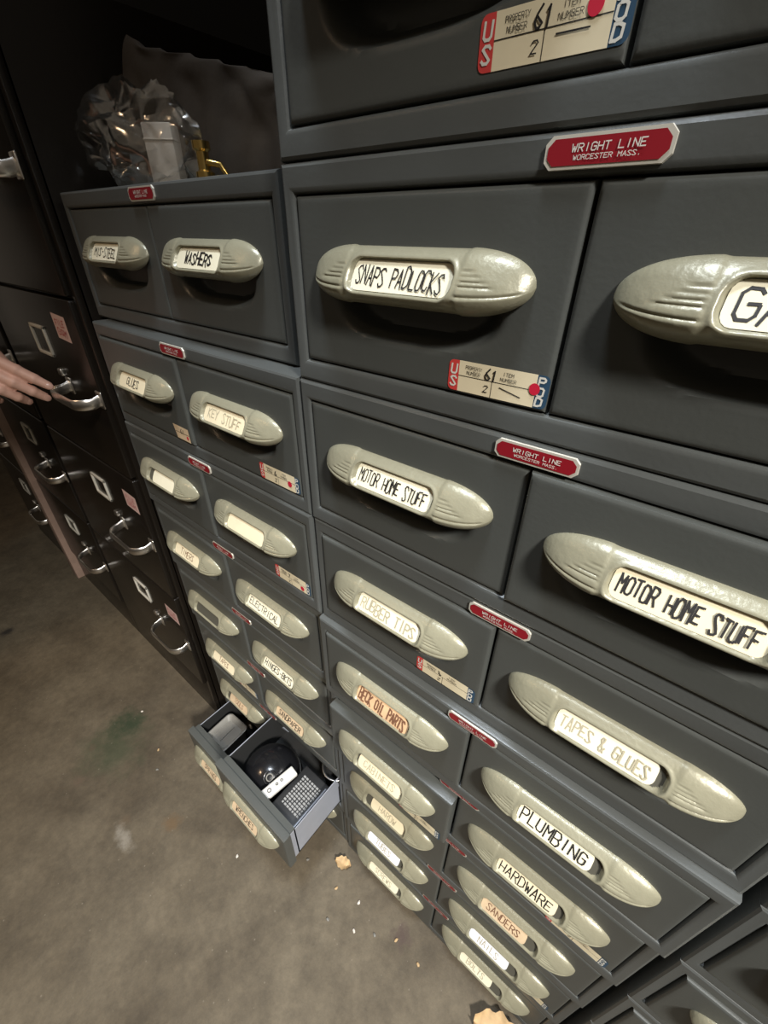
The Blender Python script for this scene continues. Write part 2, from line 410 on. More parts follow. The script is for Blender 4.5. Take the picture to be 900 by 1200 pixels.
def tag_mesh(style):
    mb = MB(); w, h = .163, .047; y = -.0012; y2 = -.0020; y3 = -.0028; r = .016
    def rr(x0, x1, z0, z1, yy, mname, lc, rc):
        pts = []
        for cx, cz, q, on in ((x1, z1, 0, rc), (x0, z1, 1, lc), (x0, z0, 2, lc), (x1, z0, 3, rc)):
            if on:
                ox = cx - r if cx == x1 else cx + r; oz = cz - r if cz == z1 else cz + r
                for k in range(5):
                    an = math.pi / 2 * (q + k / 4); pts.append((ox + r * math.cos(an), yy, oz + r * math.sin(an)))
            else: pts.append((cx, yy, cz))
        mb.poly(pts, mname)
    if style == 'worn':
        mb.poly([(-.075, y, -.045), (.085, y, -.047), (.08, y, .044), (-.10, y, .047)], 'buff')
        write(mb, '61', -.02, .03, .012, .03, y2, 'ink', .14, .05); mb.disc(.055, y2, -.02, .012, .012, 'dotred')
        mb.poly([(-.08, y2, .0), (.08, y2, .0), (.08, y2, .003), (-.08, y2, .003)], 'ink')
        return mb.flat('property_tag')
    rr(-w, -w + .036, -h, h, y, 'tagred', True, False)
    rr(-w + .036, w - .038, -h, h, y, 'cream', False, False)
    rr(w - .038, w, -h, h, y, 'tagblue', False, True)
    write(mb, 'U', -w + .009, -w + .034, .020, .028, y2, 'tagwhite', .2, 0); write(mb, 'S', -w + .009, -w + .034, -.018, .028, y2, 'tagwhite', .2, 0)
    for c, z in (('P', .028), ('O', 0), ('D', -.028)): write(mb, c, w - .033, w - .009, z, .023, y2, 'tagwhite', .24, 0)
    write(mb, 'PROPERTY', -.103, -.045, .030, .010, y2, 'ink', .11, 0, 0, 0); write(mb, 'NUMBER', -.098, -.050, .014, .010, y2, 'ink', .11, 0, 0, 0)
    write(mb, 'ITEM', .022, .058, .030, .010, y2, 'ink', .11, 0, 0, 0); write(mb, 'NUMBER', .015, .068, .014, .010, y2, 'ink', .11, 0, 0, 0)
    mb.poly([(-w + .036, y2, .001), (w - .038, y2, .001), (w - .038, y2, .003), (-w + .036, y2, .003)], 'ink')
    mb.poly([(-.011, y2, -h), (-.0095, y2, -h), (-.0095, y2, .001), (-.011, y2, .001)], 'ink')
    num = {'a': '61', 'b': '61', 'c': '6', 'd': '4', 'e': '7'}.get(style, '61')
    write(mb, num, -.035, -.035 + .021 * len(num), .020, .030, y3, 'ink', .15, .06)
    write(mb, '2', -.036, -.018, -.022, .020, y3, 'ink', .13, .05)
    if style in ('a', 'b'):
        s0, s1 = (-.012, -.026) if style == 'a' else (-.012, -.010)
        mb.poly([(.015, y3, s0), (.085, y3, s1 - .003), (.085, y3, s1), (.015, y3, s0 + .003)], 'ink')
    if style in ('a', 'b', 'c', 'e'):
        p = {'a': (.122, .006), 'b': (.088, .018), 'c': (.085, -.008), 'e': (.09, -.02)}[style]
        mb.disc(p[0], y3 - .0006, p[1], .016, .017, 'dotred')
    return mb.flat('property_tag')

# one row of the two columns: (card text, card colour, ink, extra) for the left and the right drawer
def C(text='', card='cream', ink='ink', **k): return dict(text=text, card=card, ink=ink, **k)
CARDS = {
 'A1': (C('MIS-STEEL', 'pale'), C('WASHERS', 'pale', wd=.17)), 'A2': (C('GLUES'), C('KEY STUFF', 'cream', 'faint')),
 'A3': (C('', 'pale', x0=-.13), C('', 'cream')), 'A4': (C('TIMERS', 'cream', 'brownink'), C('ELECTRICAL', 'pale')),
 'A5': (None, C('HINGES-BKTS', 'pale', wd=.14)), 'A6': (C('TAPES', 'cream', 'brownink'), C('SANDPAPER', 'buff', wd=.13)),
 'A7': (C('TOOLS', 'buff', 'brownink', x0=-.14), C('WRENCHES', 'buff', 'ink')), 'A8': (C('SPRINGS', 'buff', 'ink'), C('HOSE', 'buff', 'brownink')),
 'B0': (C('', 'cream'), C('', 'cream')), 'B1': (C('SNAPS PADLOCKS', 'pale', h=.050, wd=.085), C('GASKETS', 'pale', h=.06, wd=.1)),
 'B2': (C('MOTOR HOME STUFF', 'pale', h=.046, wd=.09), C('MOTOR HOME STUFF', 'cream', h=.046, wd=.115)),
 'B3': (C('RUBBER TIPS', 'pale', 'faint', h=.05), C('TAPES & GLUES', 'pale', 'faint', x1=.16)), 'B4': (C('BECK OIL PARTS', 'tan', 'brownink', h=.055, wd=.15), C('PLUMBING', 'pale', h=.055, x1=.15)),
 'B5': (C('CABINETS', 'cream', 'faint', x0=-.17), C('HARDWARE', 'cream', h=.05, x1=.15)), 'B6': (C('HARDW', 'cream', 'faint', x0=-.13), C('SANDERS', 'buff', 'brownink', x1=.12)),
 'B7': (C('TUBES', 'white', 'faint', x1=.15), C('NAILS', 'white', 'faint', x1=.12)), 'B8': (C('SCREWS', 'pale', 'faint', x1=.15), C('BOLTS', 'pale', 'faint', x1=.10)),
}
TAGS = {'B0': {0: ('b', .333, .075)}, 'B1': {0: ('a', .333, .058)}, 'B3': {0: ('d', .312, .055)}, 'B5': {0: ('d', .30, .055), 1: ('d', .30, .055)}, 'B7': {1: ('d', .29, .055)},
        'A2': {0: ('worn', .385, .058), 1: ('c', .330, .058)}, 'A3': {1: ('e', .330, .058)}, 'A6': {0: ('d', .25, .06)}}
PULL = {('A7', 1): -.64, ('A8', 0): -.53, ('B5', 0): -.07, ('B2', 1): -.016, ('B2', 0): .004, ('A1', 0): .006, ('B1', 0): .006, ('B1', 1): .006, ('B0', 0): .006, ('B0', 1): .006}
ORD = {0: 'above eye level', 1: 'top', 2: 'second', 3: 'third', 4: 'fourth', 5: 'fifth', 6: 'sixth', 7: 'seventh', 8: 'lowest'}
LABELS = {
 'A1': 'grey steel card file with a WASHERS drawer, under the plastic bag',
 'A2': 'grey steel two-drawer card file with a GLUES drawer and a worn orange tag',
 'A3': 'grey steel card file with blank cream labels, just below the GLUES unit',
 'A4': 'grey steel card file whose right drawer reads ELECTRICAL, fourth down the left stack',
 'A5': 'grey steel card file with one empty label window, below the ELECTRICAL unit',
 'A6': 'grey steel card file in the left stack, directly above the open right drawer',
 'A7': 'grey steel card file whose open right drawer holds a black dome',
 'A8': 'grey steel card file at the floor, its open left drawer holding a taupe tray',
 'B0': 'grey steel card file cut off by the top edge, above SNAPS PADLOCKS',
 'B1': 'grey steel card file with SNAPS PADLOCKS drawer, bright red nameplate and US POD tag',
 'B2': 'grey steel card file with two MOTOR HOME STUFF drawers, right one slightly ajar',
 'B3': 'grey steel card file with faded labels, directly above the PLUMBING unit',
 'B4': 'grey steel card file with a PLUMBING drawer and a tan left label',
 'B5': 'grey steel card file with a HARDWARE drawer, left drawer slightly pulled out',
 'B6': 'grey steel card file directly below the HARDWARE unit, buff label on its right drawer',
 'B7': 'grey steel card file with clean white labels, second from the floor',
 'B8': 'grey steel card file on the floor at the foot of the middle stack',
}
CARDMESH = {}
def card_file(key, cx, y, ztop, detail=True, label=None, group=None):
    u = thing('card_file_unit', label or LABELS[key], 'card file', W(cx, y, ztop - OZ1), group=group)
    link('frame', FRAME, u)
    link('nameplate', PLATE, u, Vector((0.003, -.0005, .672)) * S)['label'] = 'red nameplate with pale border'
    for i in (0, 1):
        py = PULL.get((key, i), -.010 if i == 0 else .002)
        d = link('drawer', DRAWER, u, Vector(((-.5, .5)[i], py, OZ0 + .004)) * S)
        link('handle', HANDLE, d, Vector((0, .001, HZ)) * S)
        c = CARDS[key][i] if key in CARDS else C('', 'pale')
        if c:
            link('label_card', card_mesh(**c), d, Vector((0, .001, HZ)) * S)['label'] = 'paper label card lettered ' + c['text'] if c['text'] and c['ink'] != 'faint' else 'pale paper label card'
        t = TAGS.get(key, {}).get(i)
        if t: link('property_tag', tag_mesh(t[0]), d, Vector((t[1], -.0005, t[2])) * S)['label'] = 'small cream property tag sticker'
    return u
PITCH = .715
for k in range(0, 9):
    y = {0: .0, 1: 0, 2: -.004, 3: .004, 4: -.030, 5: .005, 6: .028, 7: .045, 8: .060}[k]
    card_file('B%d' % k, 1.005, y, -(k - 1) * PITCH, group='grey card files in the middle stack')
for k in range(1, 9):
    card_file('A%d' % k, -1.24 if k == 1 else -1.12, {1: .10, 2: .0, 3: -.006, 4: .012, 5: .030, 6: .048, 7: .066, 8: .080}[k], -(k - 1) * PITCH + (.005 if k == 1 else 0), group='grey card files in the left stack')
CL = {3: 'grey card file at the right edge, topmost of the shadowed right stack', 4: 'shadowed grey card file at the right edge, beside the right end of the PLUMBING unit',
      5: 'shadowed grey card file in the lower right corner, beside the HARDWARE unit', 6: 'shadowed grey card file in the bottom right corner, one below the HARDWARE level',
      7: 'shadowed grey card file of the right stack, second from the floor', 8: 'grey card file at the foot of the shadowed right stack'}
for k in range(3, 9):
    card_file('C%d' % k, 3.165, .012, -(k - 1) * PITCH, label=CL[k], group='grey card files in the right stack')
# plinths
for cx, lab in ((-1.12, 'low dark steel plinth under the left stack of card files'), (1.005, 'low dark steel plinth under the middle stack of card files'), (3.165, 'low dark steel plinth under the right stack of card files')):
    mb = MB(); mb.box(-1.03, 1.03, 0.14, 2.98, 0, -7 * PITCH - OZ1 + FZ, 'black', .003)
    tag(link('plinth', mb.mesh('plinth'), None, W(cx, 0.0, -FZ)), lab, 'plinth', 'plinths under the card file stacks')

# ------------------------------------------------------------------ filing cabinets to the left
def cabinet(name, label, x0, x1, yf, seams, top, enamel, stickers, big=True, group=None):
    u = thing(name, label, 'filing cabinet', W((x0 + x1) / 2, yf, -FZ), group=group)
    hw = (x1 - x0) / 2; H = FZ + top
    mb = MB()
    mb.box(-hw, hw, .02, 3.1, .0, H, enamel, .012)
    mb.box(-hw + .0, -hw + .07, -.012, .05, .0, H, enamel, .008); mb.box(hw - .07, hw, -.012, .05, .0, H, enamel, .008)
    mb.box(-hw + .06, hw - .06, -.012, .05, .0, seams[-1] + FZ - .01, enamel, .008); mb.box(-hw + .06, hw - .06, -.012, .05, seams[0] + FZ + .02, H, enamel, .008)
    link('body', mb.mesh('body'), u)
    for i, (zt, zb) in enumerate(zip(seams, seams[1:])):
        zt += FZ; zb += FZ; dw = hw - .08
        mb = MB(); mb.box(-dw, dw, -.05, .03, .012, zt - zb - .012, enamel, .014, 3)
        d = link('drawer', mb.mesh('drawer'), u, Vector((0, 0, zb)) * S)
        h = zt - zb; zc = h * .50
        # label holder: a bright open frame
        hb = MB(); fw, fh, t = .17, .125, .026
        zl = h * .735; hx_ = .13
        for a in ((-fw, -fw + t, -fh, fh), (fw - t, fw, -fh, fh), (-fw, fw, -fh, -fh + t), (-fw, fw, fh - t, fh)): hb.box(a[0] + hx_, a[1] + hx_, -.070, -.048, zl + a[2], zl + a[3], 'silver', .005)
        link('label_holder', hb.mesh('label_holder'), d)
        # bail pull: a flat chrome loop standing out from the drawer
        pb = MB(); pw, pd, px_ = .31, .21, .72
        pts = [(-pw, -.045, zc)]
        for k in range(7): an = math.pi / 2 * k / 6; pts.append((-pw + .12 - .12 * math.cos(an), -pd + .10 - .12 * math.sin(an), zc - .02))
        for k in range(7): an = math.pi / 2 * k / 6; pts.append((pw - .12 + .12 * math.sin(an), -pd + .10 - .12 * math.cos(an), zc - .02))
        pts.append((pw, -.045, zc))
        pts = [(p[0] + px_, p[1], p[2]) for p in pts]
        pb.tube(pts, .013, 'chrome', 14, ry=3.4)
        for sx in (-1, 1): pb.box(px_ + sx * pw - .05, px_ + sx * pw + .05, -.062, -.045, zc - .07, zc + .07, 'chrome', .008)
        link('pull', pb.mesh('pull', angle=50), d)
        # thumb latch beside the pull
        lb = MB(); lb.box(px_ - .40, px_ - .33, -.085, -.045, zc + .08, zc + .14, 'chrome', .01); link('thumb_latch', lb.mesh('thumb_latch'), d)
        if i in stickers:
            sx, sz, wd, hg, rot = stickers[i]
            sb = MB(); sb.poly([(-wd, -.0515, -hg), (wd, -.0515, -hg), (wd, -.0515, hg), (-wd, -.0515, hg)], 'pink')
            for rr_ in range(2): write(sb, 'GSM' if rr_ else 'FILE', -wd * .7, wd * .7, hg * (.35 - .75 * rr_), hg * .5, -.0525, 'pinkink', .18, .08)
            q = link('sticker', sb.flat('sticker'), d, Vector((sx, 0, sz)) * S); q.rotation_euler = (0, rot, 0); q['label'] = 'pink paper sticker'
    return u
SEAMS = [.97, -.52, -2.0, -3.48, -5.0]
ST = {1: (.72, 1.25, .13, .095, .05), 2: (.86, 1.18, .13, .095, .05), 3: (.86, 1.16, .13, .095, .05)}
cabinet('filing_cabinet', 'black steel filing cabinet with pink stickers, next to the grey card files', -4.70, -2.42, .05, SEAMS, 1.10, 'black', ST, group='black filing cabinets')
cabinet('filing_cabinet', 'black steel filing cabinet between the pink-stickered one and the upright board', -6.88, -4.72, .05, [.97, -.52, -2.0, -3.48, -5.0], 1.10, 'black', {}, group='black filing cabinets')
mb = MB(); mb.box(-.11, .11, -.02, .45, 0, 6.6, 'wood', .01)
tag(link('board', mb.mesh('board'), None, W(-7.02, -.05, -FZ)), 'narrow reddish-brown wooden board standing upright between the dark filing cabinets', 'board')
cabinet('filing_cabinet', 'dark brown filing cabinet furthest left, beyond the upright wooden board', -9.3, -7.16, .05, [.8, -.7, -2.2, -3.7, -5.2], .95, 'brown', {}, group='brown filing cabinet')

# ------------------------------------------------------------------ things in the open drawers
# black dome
def lathe(prof, n, mname, mb=None, cx=0, cy=0):
    mb = mb or MB(); vs = []; fs = []
    for r, z in prof:
        for k in range(n):
            a = 2 * math.pi * k / n; vs.append((cx + r * math.cos(a), cy + r * math.sin(a), z))
    for i in range(len(prof) - 1):
        for k in range(n): fs.append([i * n + k, i * n + (k + 1) % n, (i + 1) * n + (k + 1) % n, (i + 1) * n + k])
    mb.add(vs, fs, mname); return mb
DB = -6 * PITCH - .545 + .05       # floor of the open right drawer
dome = thing('lamp_dome', 'glossy black round dome lying in the open right drawer', 'dome', W(-.785, -.215, DB))
r = .28
mb = lathe([(0.0, .01), (r * .8, .01)] + [(r * math.cos(a), .14 + r * .98 * math.sin(a)) for a in [math.pi / 2 * k / 22 - .35 for k in range(28)] if a < math.pi / 2] + [(0.001, .14 + r * .98)], 48, 'plastic_black')
link('shell', mb.mesh('shell', angle=60), dome)
mb = MB(); mb.tube([(r * 1.005 * math.cos(2 * math.pi * k / 48), r * 1.005 * math.sin(2 * math.pi * k / 48), .145) for k in range(48)], .008, 'chrome', 8, True)
link('rim', mb.mesh('rim', angle=60), dome)['label'] = 'thin bright rim'
mb = MB(); c0 = Vector((.42, -.30, .86)).normalized()
q = c0.to_track_quat('Z', 'Y'); ctr = Vector((0, 0, .14)) + c0 * r
mb.tube([ctr + q @ Vector((.055 * math.cos(2 * math.pi * k / 32), .055 * math.sin(2 * math.pi * k / 32), 0)) for k in range(32)], .009, 'plastic_black', 8, True)
mb.tube([ctr + q @ Vector((.03 * math.cos(2 * math.pi * k / 24), .03 * math.sin(2 * math.pi * k / 24), .004)) for k in range(24)], .006, 'tray', 8, True)  # inner ring coloured grey to paint in the loop's highlights
link('socket_ring', mb.mesh('socket_ring', angle=60), dome)
# white strip with controls
wl = thing('remote', 'long off-white remote strip lying between the black dome and the grille box', 'remote', W(-.56, -.36, DB + .375), (0, 0, math.radians(-8)))
mb = MB(); mb.box(-.05, .05, -.21, .25, 0, .045, 'offwhite', .012, 3); link('body', mb.mesh('body'), wl)
for yy, rr_ in ((-.02, .016), (.06, .010), (.11, .010)):
    mb = MB(); mb.tube([(rr_ * math.cos(2 * math.pi * k / 20), yy + rr_ * math.sin(2 * math.pi * k / 20), .046) for k in range(20)], .0035, 'matte_black', 6, True)
    link('button', mb.mesh('button'), wl)
# black box with a grey grille
bx = thing('radio', 'black box with a grey speckled grille on top, in the open right drawer', 'radio', W(-.335, -.23, DB))
mb = MB(); mb.box(-.165, .175, -.22, .24, 0, .34, 'matte_black', .012, 3); link('body', mb.mesh('body'), bx)
mb = MB()
for i in range(7):
    for j in range(11):
        x = -.095 + i * .033; yy = -.115 + j * .027; ww = .0125 if (i * 5 + j * 3) % 4 else .008
        mb.box(x - ww, x + ww, yy - .009, yy + .009, .338, .348, 'keys', .002, 1)
link('grille', mb.mesh('grille'), bx)['label'] = 'grey speckled grille'
mb = MB(); mb.box(.135, .150, -.20, .20, .335, .365, 'galv', .003); link('trim_strip', mb.mesh('trim_strip'), bx)
# handset-like black piece with a wire rim
wr = thing('wire_ring', 'dark round pan with thin wire rim at the back of the open right drawer', 'pan', W(-.235, .17, DB + .0))
mb = lathe([(0.001, .30), (.10, .30), (.125, .33), (.14, .42), (.128, .42), (.115, .34), (.09, .315), (0.001, .315)], 32, 'matte_black'); mb.box(-.1, .1, -.1, .1, 0, .30, 'matte_black', .02)
link('bowl', mb.mesh('bowl'), wr)
mb = MB(); mb.tube([(.14 * math.cos(2 * math.pi * k / 40), .14 * math.sin(2 * math.pi * k / 40), .422) for k in range(40)], .007, 'chrome', 8, True)
link('rim', mb.mesh('rim', angle=60), wr)
# grey wedge added in place of the dome's triangular highlight
mb = MB(); mb.add([(-.05, 0, 0), (.05, .01, .02), (.0, -.02, .10), (.01, .05, .03)], [[0, 1, 2], [0, 2, 3], [1, 3, 2], [0, 3, 1]], 'galv')
tag(link('highlight_wedge', mb.mesh('highlight_wedge'), None, W(-.93, .10, DB + .33)), 'small grey wedge standing in for a highlight on the black dome', 'highlight')
# taupe tray
DB8 = -7 * PITCH - .545 + .05
tr = thing('plastic_tray', 'taupe plastic tray with rounded rim in the open left drawer', 'tray', W(-1.815, -.15, DB8), (0, 0, math.radians(3)))
def rrect(hx, hy, rad, z, n=6):
    pts = []
    for cx, cy, q in ((hx - rad, hy - rad, 0), (-hx + rad, hy - rad, 1), (-hx + rad, -hy + rad, 2), (hx - rad, -hy + rad, 3)):
        for k in range(n + 1):
            a = math.pi / 2 * (q + k / n); pts.append((cx + rad * math.cos(a), cy + rad * math.sin(a), z))
    return pts
mb = MB(); lp = [rrect(.13, .14, .05, .0), rrect(.165, .185, .06, .36), rrect(.172, .192, .06, .385), rrect(.160, .180, .055, .39), rrect(.142, .160, .05, .375), rrect(.12, .135, .045, .34)]
n = len(lp[0]); vs = sum(lp, []); fs = [[i * n + k, i * n + (k + 1) % n, (i + 1) * n + (k + 1) % n, (i + 1) * n + k] for i in range(len(lp) - 1) for k in range(n)]
fs += [list(range(n))[::-1], [(len(lp) - 1) * n + k for k in range(n)]]
mb.add(vs, fs, 'tray'); link('shell', mb.mesh('shell', angle=45), tr)
mb = MB(); mb.box(-.006, .006, -.10, .10, .338, .352, 'tray', .004); link('rib', mb.mesh('rib'), tr)
# chain bead / hook at the tray
mb = MB(); mb.tube([(.03 * math.cos(a), .01, .03 * math.sin(a)) for a in [math.pi * 1.5 * k / 12 for k in range(13)]], .010, 'chrome', 8)
tag(link('hook', mb.mesh('hook', angle=60), None, W(-1.63, .06, DB8 + .40)), 'small chrome hook at the back corner of the taupe tray', 'hook')

# ------------------------------------------------------------------ on top of the left stack
ZT = .10
def blob(name, mname, cx, cy, cz, rx, ry, rz, amp, sc, seed, sub=5, ridge=False, shear=0.0, flat=.0, point=0):
    bm = bmesh.new(); bmesh.ops.create_icosphere(bm, subdivisions=sub, radius=1)
    for v in bm.verts:
        p = v.co.copy(); o = Vector((seed * 3.1, seed * 1.7, seed * .9))
        nz = mnoise.noise(p * sc + o)
        if ridge: nz = (1 - abs(nz) * 2.6) * .7 + .5 * (1 - abs(mnoise.noise(p * sc * 2.3 + o)) * 2.5) * .4 - .5
        q = p * (1 + amp * nz)
        if point and q.z > 0: q.x *= (1 - .35 * q.z * point); q.y *= (1 - .5 * q.z * point)
        v.co = Vector((cx + q.x * rx + shear * q.z * rx, cy + q.y * ry, cz + max(q.z, -flat) * rz))
    mb = MB(); mb.addbm(bm, mname); return mb
bag = tag(link('plastic_bag', blob('b', 'film', 0, 0, .20, .54, .17, .25, .34, 1.35, 5, 5, True, -.15, .76).mesh('plastic_bag', angle=28), None, W(-1.63, .34, ZT)), 'crumpled clear plastic bag on top of the left card file stack', 'bag')
bxo = thing('carton', 'small pale grey carton seen inside the clear plastic bag', 'carton', W(-1.33, .32, ZT), (0, 0, math.radians(38)))
mb = MB(); mb.box(-.075, .075, -.05, .05, 0, .25, 'box', .008); link('body', mb.mesh('body'), bxo)
mb = MB(); mb.box(-.077, .077, -.053, .03, .18, .187, 'box', .002); link('flap', mb.mesh('flap'), bxo)
br = thing('brass_fitting', 'small brass fitting beside the plastic bag, on the left stack', 'fitting', W(-1.02, .34, ZT), (0, 0, .9))
mb = lathe([(0.001, 0), (.045, 0), (.045, .04), (.03, .05), (.03, .12), (.042, .13), (.042, .16), (0.001, .16)], 24, 'brass'); link('body', mb.mesh('body'), br)
mb = MB(); mb.tube([(.02, -.02, .08), (.08, -.04, .07), (.11, -.04, .025)], .014, 'brass', 10); link('spout', mb.mesh('spout', angle=50), br)
def sack_mesh():
    mb = MB(); nx, ny = 70, 44; vs = []; fs = []
    for j in range(ny + 1):
        for i in range(nx + 1):
            u = i / nx; v = j / ny
            top = (.80 - .44 * u ** .85) * sstep(-.01, .07, u) * (1 - sstep(.90, 1.02, u)) + .01
            a = math.pi * v
            fold = mnoise.noise(Vector((u * 4, v * 3, 2.2))) * .05 + (1 - abs(mnoise.noise(Vector((u * 7, v * 4, 5)))) * 2) * .03
            y = -math.cos(a) * (.13 + .02 * math.sin(u * 6)); z = (math.sin(a) ** .7) * top
            vs.append((u * 1.72 + fold * .4 * math.sin(a), y * (.25 + .75 * (1 - v * (1 - v) * 3)) + fold * .8, max(0, z * (1 + fold * .5))))
    for j in range(ny):
        for i in range(nx): a = j * (nx + 1) + i; fs.append([a, a + 1, a + nx + 2, a + nx + 1])
    mb.add(vs, fs, 'sack'); return mb.mesh('sack', angle=70)
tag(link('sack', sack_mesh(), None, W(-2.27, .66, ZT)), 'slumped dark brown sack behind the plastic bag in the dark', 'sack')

# ------------------------------------------------------------------ bits on the floor
def leaf_mesh(L, Wd, seed, curl):
    mb = MB(); nx, ny = 16, 8; vs = []; fs = []; rng = random.Random(seed)
    for i in range(nx + 1):
        for j in range(ny + 1):
            u = i / nx; v = j / ny * 2 - 1; wv = Wd * math.sin(math.pi * min(1, u * .92 + .05)) ** .8 * (1 + .12 * math.sin(u * 23 + seed))
            vs.append((u * L, v * wv, .012 + curl * (abs(v) ** 1.6 * .5 + (u - .5) ** 2) + .012 * mnoise.noise(Vector((u * 4, v * 2, seed))) + .012))
    for i in range(nx):
        for j in range(ny): a = i * (ny + 1) + j; fs.append([a, a + 1, a + ny + 2, a + ny + 1])
    k = len(vs); vs2 = [(x, y, z - .006) for x, y, z in vs]
    mb.add(vs + vs2, fs + [[a + k for a in f][::-1] for f in fs], 'leaf'); return mb.mesh('leaf', angle=60)
tag(link('leaf', leaf_mesh(.42, .13, 3, .10), None, W(1.60, -.18, -FZ), (0, 0, .25)), 'large dry tan leaf on the floor at the foot of the middle stack', 'leaf', 'dry leaves')
tag(link('leaf', leaf_mesh(.17, .055, 8, .05), None, W(-.06, -.12, -FZ), (0, 0, .35)), 'small dry leaf fragment on the floor between the left and middle stacks', 'leaf', 'dry leaves')
CR = random.Random(5)
spots_ = [(-.30, -.30), (.1, -.28), (.35, -.22), (.62, -.30), (.8, -.2), (-.9, -.75), (.2, -.5), (1.05, -.2), (.45, -.4), (-2.4, -.85), (-2.62, -.72), (-3.3, -.6)]
for i, (x, y) in enumerate(spots_):
    bm = bmesh.new(); bmesh.ops.create_icosphere(bm, subdivisions=2, radius=1)
    for v in bm.verts:
        nz = 1 + .5 * mnoise.noise(v.co * 1.5 + Vector((i, i * 2, 0))); v.co = Vector((v.co.x * .018 * nz, v.co.y * .012 * nz, .008 + v.co.z * .008 * nz))
    mb = MB(); mb.addbm(bm, 'tray' if i % 3 == 0 else ('leaf' if i % 3 == 1 else 'box'))
    tag(link('crumb', mb.mesh('crumb'), None, W(x, y, -FZ), (0, 0, CR.random() * 6)), 'tiny pale crumb of debris on the concrete floor', 'debris', 'crumbs on the concrete floor')

# ------------------------------------------------------------------ the person whose hand touches the black cabinet
def capsule(bm, a, b, ra, rb, n=20, m=8):
    a = Vector(a); b = Vector(b); d = b - a; L = d.length; q = d.to_track_quat('Z', 'Y'); rings = []
    for k in range(1, m + 1): t = math.pi / 2 * (1 - k / m); rings.append((ra * math.cos(t), -ra * math.sin(t)))
    for k in range(0, m): t = math.pi / 2 * k / m; rings.append((rb * math.cos(t), L + rb * math.sin(t)))
    R = [[bm.verts.new(a + q @ Vector((r * math.cos(2 * math.pi * i / n), r * math.sin(2 * math.pi * i / n), z))) for i in range(n)] for r, z in rings]
    for r0, r1 in zip(R, R[1:]):
        for i in range(n): bm.faces.new((r0[i], r0[(i + 1) % n], r1[(i + 1) % n], r1[i]))
    p0 = bm.verts.new(a - q @ Vector((0, 0, ra))); p1 = bm.verts.new(b + q @ Vector((0, 0, rb)))
    for i in range(n): bm.faces.new((p0, R[0][(i + 1) % n], R[0][i])); bm.faces.new((p1, R[-1][i], R[-1][(i + 1) % n]))
def ellipsoid(bm, c, r, rot=None):
    t = bmesh.ops.create_icosphere(bm, subdivisions=4, radius=1)
    for v in t['verts']:
        p = Vector((v.co.x * r[0], v.co.y * r[1], v.co.z * r[2])); v.co = Vector(c) + (rot @ p if rot else p)
def fuse(bm, voxel, smooth, name):
    me = bpy.data.meshes.new(name); bm.to_mesh(me); bm.free()
    o = bpy.data.objects.new(name, me); COL.objects.link(o)
    r = o.modifiers.new('r', 'REMESH'); r.mode = 'VOXEL'; r.voxel_size = voxel
    sm = o.modifiers.new('s', 'SMOOTH'); sm.factor = .5; sm.iterations = smooth
    bpy.context.view_layer.update()
    res = bpy.data.meshes.new_from_object(o.evaluated_get(bpy.context.evaluated_depsgraph_get()))
    bpy.data.objects.remove(o); bpy.data.meshes.remove(me)
    return res
tip = W(-3.00, -.205, -1.185)
fd = Vector((.52, .60, -.58)).normalized()
ld = Vector((.0, -.7, -.7)); ld = (ld - fd * ld.dot(fd)).normalized()
pd_ = fd.cross(ld).normalized()                     # palm side
kn = tip - fd * .079 + pd_ * (-.008)                # index knuckle
def hp(a, b, c): return kn + fd * a + ld * b + pd_ * c
bm = bmesh.new()
nails = []
for off, back, L, r, curl in ((0, 0, .081, .0088, .10), (.0195, .003, .084, .0090, .34), (.0385, -.004, .078, .0086, .50), (.0565, -.015, .060, .0074, .62)):
    p = hp(back, off, 0); ang = curl * .25; segs = (.46, .30, .24); pts = [p]; rad = [r * 1.12, r * 1.0, r * .92, r * .80]
    for k, f in enumerate(segs):
        dv = fd * math.cos(ang) + pd_ * math.sin(ang); p = p + dv * L * f; pts.append(p); ang += curl
    for k in range(3): capsule(bm, pts[k], pts[k + 1], rad[k], rad[k + 1])
    for k in (1, 2): ellipsoid(bm, pts[k], (rad[k] * 1.08,) * 3)
    capsule(bm, hp(-.092, off * .55 + .010, .004), hp(back, off, .002), .013, r * 1.25)
    nails.append((pts[3], (pts[3] - pts[2]).normalized(), r))
# thumb: leaves the index side of the palm near the wrist and lies under the fingers
t0, t1, t2, t3 = hp(-.078, .004, .012), hp(-.045, -.016, .030), hp(-.014, -.010, .042), hp(.012, .000, .046)
capsule(bm, t0, t1, .014, .0125); capsule(bm, t1, t2, .0115, .0105); capsule(bm, t2, t3, .0105, .008)
ellipsoid(bm, hp(-.055, .030, .010), (.042, .034, .015), Matrix((fd, ld, pd_)).transposed())
wrist = hp(-.112, .028, .006)
bx0 = W(-6.75, -3.25, -FZ)                           # between the feet; the figure leans towards the cabinet
def B(x, y, z):
    q = max(0, z - .92); return Vector((bx0.x + x + q * .38, bx0.y + y + q * .55, z))
SH = B(.19, .0, 1.39)
el = (wrist + SH) * .5 + Vector((-.03, -.02, -.07))
capsule(bm, hp(-.085, .027, .006), wrist, .028, .026); capsule(bm, wrist, wrist + (el - wrist) * .45, .026, .036); capsule(bm, wrist + (el - wrist) * .45, el, .036, .042)
hand_me = fuse(bm, .0019, 5, 'hand')
